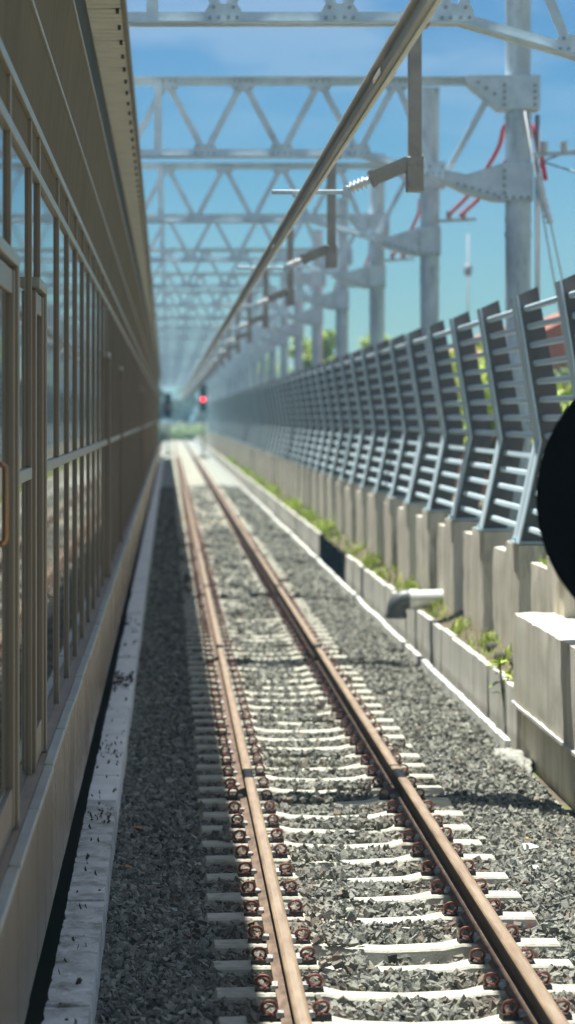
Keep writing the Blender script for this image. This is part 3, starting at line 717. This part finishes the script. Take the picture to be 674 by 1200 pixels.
# fence
fen = thing('louvred_fence', 'long grey-blue steel fence of kinked posts and horizontal slats on concrete pedestals', 'fence', (3.4, 23.4, .3))
FS = 2.66; FY = [23.4+FS*k for k in range(-2, 69)]
PB, PK, PT = (3.37, 1.44), (3.58, 2.43), (3.355, 3.83)
def frame(a, c): d = Vector((c[0]-a[0], c[1]-a[1])).normalized(); return d, Vector((d.y, -d.x))     # along, outward (+x)
d1, n1 = frame(PB, PK); d2, n2 = frame(PK, PT)
DEP = .25
def web_poly():
    kb = Vector(PK); m = (n1+n2).normalized(); s = DEP/m.dot(n1)
    return [PB, (PB[0]+DEP+.02, PB[1]), tuple(kb+m*s), tuple(Vector(PT)+n2*DEP*.85+d2*.06), PT]
def flange(mb, y0, y1, th=.014, off=0.0):
    m = (n1+n2).normalized()
    o0 = Vector(PB)-n1*off; k0 = Vector(PK)-m*(off/m.dot(n1)); t0 = Vector(PT)-n2*off
    o1 = Vector(PB)-n1*(off+th); k1 = Vector(PK)-m*((off+th)/m.dot(n1)); t1 = Vector(PT)-n2*(off+th)
    mb.prism([tuple(o0), tuple(k0), tuple(k1), tuple(o1)], y0, y1); mb.prism([tuple(k0), tuple(t0), tuple(t1), tuple(k1)], y0, y1)
def post_mesh(double):
    b = MB()
    wp = web_poly()
    # split into two convex quads
    ysw = (-.06, .10) if double else (0,)
    for yw in ysw:
        b.prism([wp[0], wp[1], wp[2], PK], yw-.012, yw+.012, mi=1); b.prism([PK, wp[2], wp[3], wp[4]], yw-.012, yw+.012, mi=1)
    if double:
        flange(b, -.19, .0, .016, .002); flange(b, .05, .24, .016, .002)
    else: flange(b, -.14, .14, .016, .002)
    b.box(PB[0]-.05, PB[0]+DEP+.08, -.12, .14 if not double else .2, 1.445, 1.462, 0)
    for bx in (-.03, DEP+.05):
        for by in (-.09, .1): b.tube([(PB[0]+bx, by, 1.46), (PB[0]+bx, by, 1.50)], .014, 6, mi=0)
    return b.mesh('post', [M['fence'], M['fenceweb']])
pm = {False: post_mesh(False), True: post_mesh(True)}
ped_me = [rough_box(3.36, 3.74, -.16, .78, .0, 1.44, .12, .008, 5.0*q, M['conc'], .018, 'pedestal') for q in range(4)]
slab_me = [rough_box(3.385, 3.66, .80, 1.84, .0, 1.335, .12, .01, 60+5.0*q, M['conc'], .018, 'plinth_slab') for q in range(4)]
ped_far = rough_box(3.36, 3.74, -.16, .78, .0, 1.44, 5, 0, 0, M['conc'], 0, 'pedestal'); slab_far = rough_box(3.385, 3.66, .80, 1.84, .0, 1.335, 5, 0, 0, M['conc'], 0, 'plinth_slab')
slat_pts = []
l1 = (Vector(PK)-Vector(PB)).length; l2 = (Vector(PT)-Vector(PK)).length; s_ = .16
while s_ < l1+l2-.02:
    p = Vector(PB)+d1*s_+n1*.085 if s_ < l1 else Vector(PK)+d2*(s_-l1)+n2*.085
    slat_pts.append((p, d1 if s_ < l1 else d2)); s_ += .178
def slat_mb(b, d, oy=0, px=0, pz=0):
    nn = Vector((d.y, -d.x)); w, h = .072, .056
    prof = []
    for (u, v) in ((-.5,-.3),(-.3,-.5),(.3,-.5),(.5,-.3),(.5,.3),(.3,.5),(-.3,.5),(-.5,.3)):
        q = nn*(u*w)+Vector((d.x, d.y))*(v*h); prof.append((px+q.x, pz+q.y))
    b.prism(prof, oy+.014, oy+FS-.014)
sm = {}
for d, key in ((d1, 1), (d2, 2)):
    b = MB(); slat_mb(b, d); sm[key] = b.mesh('slat', M['fence'])
far_slats = MB(); cnt = 0
for i, fy in enumerate(FY):
    dbl = (i-2) % 4 == 0
    place(ob('post', pm[dbl], fen), (random.uniform(-.006, .006), fy, 0))
    near = fy < 52
    place(ob('pedestal', ped_me[i % 4] if near else ped_far, fen), (0, fy, random.uniform(-.008, .0)))
    place(ob('plinth_slab', slab_me[i % 4] if near else slab_far, fen), (random.uniform(-.01, .01), fy, random.uniform(-.03, .02)))
    if i == len(FY)-1: break
    for (p, d) in slat_pts:
        if cnt < 298:
            place(ob('slat', sm[1 if d is d1 else 2], fen), (p.x, fy, p.y)); cnt += 1
        else: slat_mb(far_slats, d, fy-23.4, p.x-3.4, p.y-.3)
ob('distant_slats', far_slats.mesh('distant_slats', M['fence']), fen, kind='stuff')

# concrete block at lower right
blk = thing('concrete_block', 'big weathered concrete plinth block with white edge line at the lower right', 'concrete block', (3.2, 19, -.3))
me = rough_box(3.0, 3.46, 15.6, 21.1, .19, .96, .13, .010, 3, M['concb'], .014, 'upper_block'); ob('upper_block', me, blk).location = -blk.location
me = rough_box(3.06, 3.9, 15.65, 21.05, -.42, .185, .13, .012, 8, M['concb'], .012, 'lower_plinth'); ob('lower_plinth', me, blk).location = -blk.location
me = rough_box(2.985, 3.02, 15.6, 21.13, .165, .192, .2, .006, 9, M['white'], .003, 'edge_line'); ob('edge_line', me, blk).location = -blk.location
me = rough_box(3.50, 3.95, 15.6, 20.6, .19, .99, .2, .01, 11, M['concb'], .014, 'rear_block'); ob('rear_block', me, blk).location = -blk.location
# spilled mortar lump at the foot of the block
bm = bmesh.new(); bmesh.ops.create_icosphere(bm, subdivisions=4, radius=1)
for v in bm.verts:
    f = 1+.25*nz3(v.co.x, v.co.y, v.co.z, 3)+.12*nz3(v.co.x, v.co.y, v.co.z+4, 9)
    v.co = (2.91+.14*v.co.x*f, 20.5+.62*v.co.y*f, -.27+.10*v.co.z*f)
me = bpy.data.meshes.new('mortar_lump'); bm.to_mesh(me); bm.free(); me.materials.append(mat('spilled_mortar', (.42, .41, .36), (.2, .2, .17), 14, .95, 0, .8, 25)); me.polygons.foreach_set('use_smooth', [True]*len(me.polygons))
tag(ob('mortar_lump', me), 'pale lump of spilled mortar where the white edging meets the block', 'mortar lump')

# drain pipe
pp = thing('drain_pipe', 'white plastic drain pipe with shade-darkened down-turned elbow over the drain wall', 'pipe', (3.1, 30, .40))
pp.scale = (1.18,)*3
b = MB(); b.tube([(-.08, 0, 0), (.42, 0, .01)], .098, 20); b.tube([(-.10, 0, 0), (-.02, 0, 0)], .108, 20); ob('pipe', b.mesh('pipe', M['pvc'], auto=50), pp)
b = MB(); b.tube([(-.085, 0, 0)]+[(-.13-.105*math.sin(a), 0, -.105+.105*math.cos(a)) for a in np.linspace(0, PI/2, 8)]+[(-.235, 0, -.19)], .103, 20); b.tube([(-.235, 0, -.15), (-.235, 0, -.195)], .113, 20); ob('elbow', b.mesh('elbow', M['pvcdark'], auto=50), pp)

# stones on the bank
for i, (sx, sy, ss, lab) in enumerate(((3.3, 22.9, .09, 'pale broken stone on the soil bank, nearest of the three beside the block'), (3.24, 23.6, .07, 'small grey broken stone on the soil bank behind the nearest broken stone'), (3.3, 24.6, .08, 'flat broken stone on the bank at the foot of a fence pedestal'))):
    bm = bmesh.new(); bmesh.ops.create_icosphere(bm, subdivisions=2, radius=ss)
    for v in bm.verts: v.co *= 1+.35*nz3(v.co.x+i, v.co.y, v.co.z, 9); v.co.z *= .7
    me = bpy.data.meshes.new('broken_stone'); bm.to_mesh(me); bm.free(); me.materials.append(M['stone'])
    tag(ob('broken_stone', me, loc=(sx, sy, float(bank(np.array(sx), np.array(sy)))+.02)), lab, 'stone', 'broken stones on the bank')

for i, (lx, ly, c_, lab) in enumerate(((2.40, 16.05, 'white', 'white paper scrap lying on the ballast right of the track'), (2.33, 15.3, 'white', 'small crumpled white scrap by a sleeper end, nearer than the flat paper scrap'))):
    b = MB(); b.add([(-.05, -.07, 0), (.05, -.06, .015), (.055, .07, .0), (-.045, .06, .02), (0, 0, .03)], [(0,1,4),(1,2,4),(2,3,4),(3,0,4)])
    tag(ob('paper_scrap', b.mesh('paper_scrap', M['white'], fix=False), loc=(lx, ly, float(gh(lx, ly))+.035), scale=(1-.45*i,)*3), lab, 'paper scrap', 'paper scraps on the ballast')
M['dryleaf'] = mat('dry_leaf', (.55, .3, .06), (.4, .2, .05), 20, .7, 0, 0)
for (px, py, lab) in ((163, 968, 'yellow dry leaf lying on the shaded ballast left of the track'), (149, 1013, 'small orange dry leaf on the shaded ballast close to the kerb'), (621, 988, 'orange dry leaf on the sunlit ballast at the right')):
    Y_ = 2833*2.9/(py-488); X_ = (px-198)/2833*Y_
    b = MB(); b.add([(-.02, -.05, 0), (.02, -.02, .012), (.022, .03, .0), (0, .06, .012), (-.022, .02, .006), (0, 0, .022)], [(0,1,5),(1,2,5),(2,3,5),(3,4,5),(4,0,5)])
    tag(ob('dry_leaf', b.mesh('dry_leaf', M['dryleaf'], fix=False), loc=(X_, Y_, float(gh(X_, Y_))+.035), rot=(0, .2, 1.3)), lab, 'leaf', 'dry leaves on the ballast')
# grass on bank
gb = MB()
def blade(x, y, z, h, w, mb):
    a = random.uniform(0, 6.3); l = random.uniform(.1, .6)*h; ca, sa = math.cos(a), math.sin(a)
    mb.add([(x-w*sa, y+w*ca, z), (x+w*sa, y-w*ca, z), (x+ca*l*.4+w*.6*sa, y+sa*l*.4-w*.6*ca, z+h*.6), (x+ca*l, y+sa*l, z+h), (x+ca*l*.4-w*.6*sa, y+sa*l*.4+w*.6*ca, z+h*.6)], [(0,1,2,4),(4,2,3)])
patches = [(3.2, 22.2, .1, .2, 40), (3.25, 23.4, .06, .15, 60), (3.3, 24.9, .05, .2, 90), (3.22, 26.9, .06, .25, 90), (3.25, 29.6, .06, .5, 130), (3.25, 27, .12, 4, 130), (3.25, 50, .12, 12, 260), (3.2, 90, .12, 20, 500), (3.3, 33, .1, .4, 220), (3.2, 36.5, .08, .5, 160), (3.25, 39, .1, .5, 320), (3.22, 42, .1, .3, 120), (3.25, 50, .1, .8, 300), (3.25, 56, .1, .7, 240), (3.2, 63, .12, 1.2, 400), (3.2, 76, .12, 1.2, 420), (3.2, 86, .12, 1.0, 260), (3.2, 100, .12, 2, 300), (3.2, 125, .15, 3, 400)]
for (cx, cy, sx, sy, n_) in patches:
    for i in range(n_):
        px = min(max(random.gauss(cx, sx), 3.13), 3.5); py = random.gauss(cy, sy)
        blade(px, py, float(bank(np.array(px), np.array(py)))-.01, random.uniform(.05, .14)*(1 if cy < 45 else 1.8), .008 if cy < 45 else .02, gb)
for i in range(60): blade(random.uniform(3.4, 3.64), random.uniform(21.6, 22.5), 1.32, random.uniform(.04, .1), .008, gb)
tag(ob('bank_grass', gb.mesh('bank_grass', M['grass'], fix=False)), 'bright patchy grass on the soil bank below the fence', 'grass', kind='stuff')
# weed
def leaf(mb, p, d, ln, w, mi=0):
    d = Vector(d).normalized(); s = d.cross(Vector((0, 0, 1))).normalized(); u = s.cross(d)
    p = Vector(p); mb.add([p, p+d*ln*.35+s*w/2+u*.1*ln, p+d*ln-u*.12*ln, p+d*ln*.35-s*w/2+u*.1*ln, p+d*ln*.4+u*.03*ln], [(0,1,4),(1,2,4),(2,3,4),(3,0,4)], mi)
weed = thing('weed_plant', 'bright green leafy weed growing beside the concrete block', 'plant', (3.03, 21.95, .14))
weed.scale = (1.7,)*3
b = MB(); b.tube([(0.03, 0, -.2), (.0, 0, 0), (-.02, -.02, .2)], .006, 5); b.tube([(0, 0, 0), (.04, -.03, .14)], .005, 5); ob('stem', b.mesh('stem', M['leafmid']), weed)
for i in range(16):
    b = MB(); a = random.uniform(0, 6.3); zz = random.uniform(0, .2); leaf(b, (-.02*zz, 0, zz), (math.cos(a), math.sin(a), random.uniform(-.3, .5)), random.uniform(.07, .12), random.uniform(.035, .055)); ob('leaf', b.mesh('leaf', M['leaf'], fix=False), weed)

# ================================================================== round black board
disc = thing('round_board', 'big round black board cut off by the right edge of the photo', 'board', (1.95, 9.1, -.25))
b = MB(); R_ = .566; b.tube([(0, -.028, 0), (0, -.022, 0), (0, .012, 0), (0, .018, 0)], [R_-.012, R_, R_, R_-.01], 72); o = ob('disc', b.mesh('disc', M['black'], auto=30), disc); o.location = (0, 0, 2.61)
b = MB(); b.tube([(0, .05, 0), (0, .05, 3.0)], .035, 14); ob('post', b.mesh('post', M['greypaint'], auto=40), disc)
b = MB(); b.cbox(-.12, .12, .018, .05, 2.4, 2.45, .003); b.cbox(-.12, .12, .018, .05, 2.78, 2.83, .003); ob('bracket', b.mesh('bracket', M['greypaint']), disc)

# ================================================================== signals and far end
def signal(x, y, z, lab, dim):
    t = thing('railway_signal', lab, 'signal', (x, y, -.3), 'railway signals at the far end')
    b = MB(); b.tube([(0, .2, 0), (0, .2, z+.9)], .07, 10); ob('post', b.mesh('post', M['greypaint'], smooth=True), t)
    b = MB(); b.cbox(-.26, .26, -.06, .16, z-.55, z+1.35, .03); ob('signal_head', b.mesh('signal_head', M['black']), t)
    for k, zz in enumerate((z+.3, z+.62, z+.94)):
        b = MB(); b.tube([(0, -.09, zz), (0, -.06, zz)], .11 if k else .125, 16)
        ob('lens', b.mesh('lens', (M['signalred'] if not dim else M['redpaint']) if k == 0 else M['dark']), t)
        b = MB(); n_ = 8
        hood = [(.17*math.cos(a), zz+.17*math.sin(a)) for a in np.linspace(-.3, PI+.3, n_)]
        for p, q in zip(hood[:-1], hood[1:]): b.bar((p[0], -.16, p[1]), (q[0], -.16, q[1]), .2, .012, (0, 1, 0))
        ob('hood', b.mesh('hood', M['black']), t)
    b = MB(); b.box(-.4, .4, -.1, .5, -.1, .25); ob('footing', b.mesh('footing', M['conc']), t)
signal(2.38, 168, 3.85, 'railway signal showing a bright red light at the far end of the track', False)
signal(-.05, 185, 3.4, 'far railway signal with a dull red lens beside the end of the building', True)

def tree(x, y, z0, h, rx, material, label, name='broadleaf_tree', cat='tree', n=2200, ls=.22, group='trees behind the fence', trunk=.35):
    t = thing(name, label, cat, (x, y, z0), group)
    b = MB(); th = h*trunk
    b.tube([(0, 0, -.3), (.03*h, 0, th*.6), (-.02*h, .02*h, th*1.2), (0, 0, h*.75)], [.045*h, .036*h, .026*h, .01*h], 9)
    for k in range(6):
        a = k*1.05+random.uniform(-.3, .3); r = rx*.6
        b.tube([(0, 0, th*random.uniform(.8, 1.3)), (r*.5*math.cos(a), r*.5*math.sin(a), h*.55), (r*math.cos(a), r*math.sin(a), h*random.uniform(.62, .85))], [.018*h, .012*h, .005*h], 6)
    ob('trunk', b.mesh('trunk', M['bark'], smooth=True), t)
    b = MB(); cl = []
    for k in range(15):
        a = random.uniform(0, 6.3); rr = rx*random.uniform(.2, .85); cz = h*random.uniform(trunk+.12, .92)
        cl.append((rr*math.cos(a)*(1.1-abs(cz/h-.6)), rr*math.sin(a)*(1.1-abs(cz/h-.6)), cz, rx*random.uniform(.22, .42)))
    for i in range(n):
        c = random.choice(cl); v = Vector((random.gauss(0, 1), random.gauss(0, 1), random.gauss(0, 1))).normalized()*c[3]*random.uniform(.55, 1.08)
        leaf(b, (c[0]+v.x, c[1]+v.y, c[2]+v.z*.8), (random.uniform(-1, 1), random.uniform(-1, 1), random.uniform(-.7, .3)), ls*random.uniform(.6, 1.3), ls*.55)
    ob('crown', b.mesh('crown', M[material], fix=False), t); return t
tree(7.1, 112, .3, 6.9, 1.7, 'leaf', 'yellow-green treetop showing above the fence between the distant poles', n=4200, ls=.3)
tree(10.3, 125, .3, 6.8, 1.9, 'leaf', 'green treetop above the fence just right of the yellow-green one', n=4200, ls=.3)
tree(7.2, 170, .3, 7.4, 1.8, 'leaf', 'blurred green tree above the far part of the fence', n=1500)
tree(6.6, 205, .3, 8, 2.6, 'leafdark', 'dark green tree at the far end of the fence', n=1500, ls=.35)
tree(7.7, 62, .3, 4.6, 1.3, 'leaf', 'bright green tree seen through the slats near the third pole')
tree(8.6, 52, .3, 4.1, 1.7, 'leafmid', 'mid green tree seen through the slats left of the nearest whole pole')
tree(9.7, 44, .3, 4.3, 1.6, 'leaf', 'light green tree seen through the slats beside the nearest whole pole', n=2600, ls=.16)
tree(7.9, 36.5, .3, 4.6, 1.5, 'leafmid', 'leafy tree seen through the slats at the right edge', n=2600, ls=.14)
tree(7.0, 85, .3, 4.3, 1.8, 'leafmid', 'low green tree behind the middle of the fence')
for i, (x_, y_, h_, r_, mt, lb_) in enumerate(((6.2, 300, 9, 3.2, 'leafdark', 'dark tree right of the red signal at the far end'), (-1.5, 315, 8, 3, 'leafdark', 'dark tree behind the dull red signal at the far end'), (2.2, 320, 8, 3.6, 'leafmid', 'green tree behind the bright red signal at the far end'), (11, 310, 9, 4, 'leafmid', 'pale green tree at the far end beyond the fence'), (-6, 330, 11, 4.4, 'leafdark', 'dark tree behind the far end of the building'))):
    tree(x_, y_, -.6, h_, r_, mt, lb_, n=1300, ls=.6, group='trees closing the far end', trunk=.2)
tree(7.4, 60, .3, 4.4, 1.7, 'leaf', 'yellow-green tree seen through the slats left of the third pole', n=2600, ls=.2)
tree(6.4, 48, .3, 4.0, 1.3, 'leaf', 'yellow-green shrubby tree close behind the slats between two near posts', n=2600, ls=.16)
tree(6.6, 38, .3, 3.0, .8, 'leaf', 'bright leafy tree close behind the slats beside the right edge', n=2600, ls=.14)
# low hedge and earth closing the line
for i, (x_, w_, mt, lb_) in enumerate(((-1.2, 1.6, 'leafmid', 'low hedge bush left of the rails at the far end'), (1.2, 1.4, 'leaf', 'yellow-green low bush between the rails at the far end'), (3.4, 1.5, 'leaf', 'yellow-green low bush under the red signal at the far end'))):
    t = thing('bush', lb_, 'bush', (x_, 293, -.4), 'bushes at the far end')
    b = MB()
    for k in range(900):
        v = Vector((random.gauss(0, w_*.5), random.gauss(0, .5), abs(random.gauss(0, .8)))); leaf(b, v, (random.uniform(-1, 1), random.uniform(-1, 1), random.uniform(-.5, .6)), .4, .2)
    ob('foliage', b.mesh('foliage', M[mt], fix=False), t)
    b = MB(); b.tube([(0, 0, -.2), (0, 0, .8)], .05, 6); b.tube([(0, 0, .1), (.3, 0, .9)], .03, 6); ob('stem', b.mesh('stem', M['bark']), t)
b = MB(); b.box(-8, 16, 296, 296.2, -.6, 1.9)
ew = tag(ob('end_wall', b.mesh('end_wall', M['plaster'])), 'pale wall closing the far end of the line behind the bushes', 'wall')

# house behind fence
hs_ = thing('brick_house', 'orange brick house with tiled roof seen through the slats at the right edge', 'house', (11.6, 66, .3))
b = MB(); b.box(-3.2, 3.6, 0, 8, -.4, 3.6); ob('wall', b.mesh('wall', M['brick']), hs_)
b = MB(); b.prism([(-3.7, 3.6), (4.1, 3.6), (.2, 5.5)], -.5, 8.5, 'y'); ob('roof', b.mesh('roof', M['rooftile']), hs_)
for wx in (-2.2, .9):
    b = MB(); b.box(wx-.08, wx+1.28, -.05, .04, 1.3, 2.8); w_ = ob('window', b.mesh('window', M['plaster']), hs_)
    b = MB(); b.box(wx, wx+1.2, -.062, -.052, 1.38, 2.72); ob('pane', b.mesh('pane', M['glass']), w_)
    b = MB(); b.box(wx-.12, wx+1.32, -.12, -.0501, 1.22, 1.297); ob('sill', b.mesh('sill', M['plaster']), w_)
h2 = thing('white_house', 'white rendered house behind the trees beyond the fence', 'house', (13.0, 92, .3))
b = MB(); b.box(-2.5, 3.0, 0, 7, -.4, 4.6); ob('wall', b.mesh('wall', M['plaster']), h2)
b = MB(); b.prism([(-3.0, 4.6), (3.5, 4.6), (.2, 5.9)], -.5, 7.5, 'y'); ob('roof', b.mesh('roof', M['rooftile']), h2)
for wx in (-1.8, .8):
    b = MB(); b.box(wx-.08, wx+1.28, -.05, .04, 2.3, 3.8); w_ = ob('window', b.mesh('window', M['greypaint']), h2)
    b = MB(); b.box(wx, wx+1.2, -.062, -.052, 2.38, 3.72); ob('pane', b.mesh('pane', M['glass']), w_)
# thin lamp post
lp = thing('lamp_post', 'thin tall lamp post with a small lantern behind the fence', 'lamp post', (9.9, 80, .3))
b = MB(); b.tube([(0, 0, -.3), (0, 0, 8.4)], [.045, .03], 8); ob('post', b.mesh('post', M['greypaint'], smooth=True), lp)
b = MB(); b.tube([(0, 0, 7.0), (0, 0, 7.08), (0, 0, 7.3), (0, 0, 7.42)], [.05, .12, .14, .05], 12); ob('lantern', b.mesh('lantern', M['greypaint'], smooth=True), lp)

# ------------------------------------------------------------------ hazy air
b = MB(); b.box(-1600, 1600, -260, 3100, -1.7, 12.5)
hm = bpy.data.materials.new('haze'); hm.use_nodes = True; ht = hm.node_tree; ht.nodes.clear()
ho = ht.nodes.new('ShaderNodeOutputMaterial'); hv = ht.nodes.new('ShaderNodeVolumePrincipled')
hv.inputs['Color'].default_value = (.42, .78, 1, 1); hv.inputs['Density'].default_value = .0008; hv.inputs['Anisotropy'].default_value = .2
ht.links.new(hv.outputs[0], ho.inputs['Volume'])
tag(ob('haze', b.mesh('haze', hm)), kind='stuff')
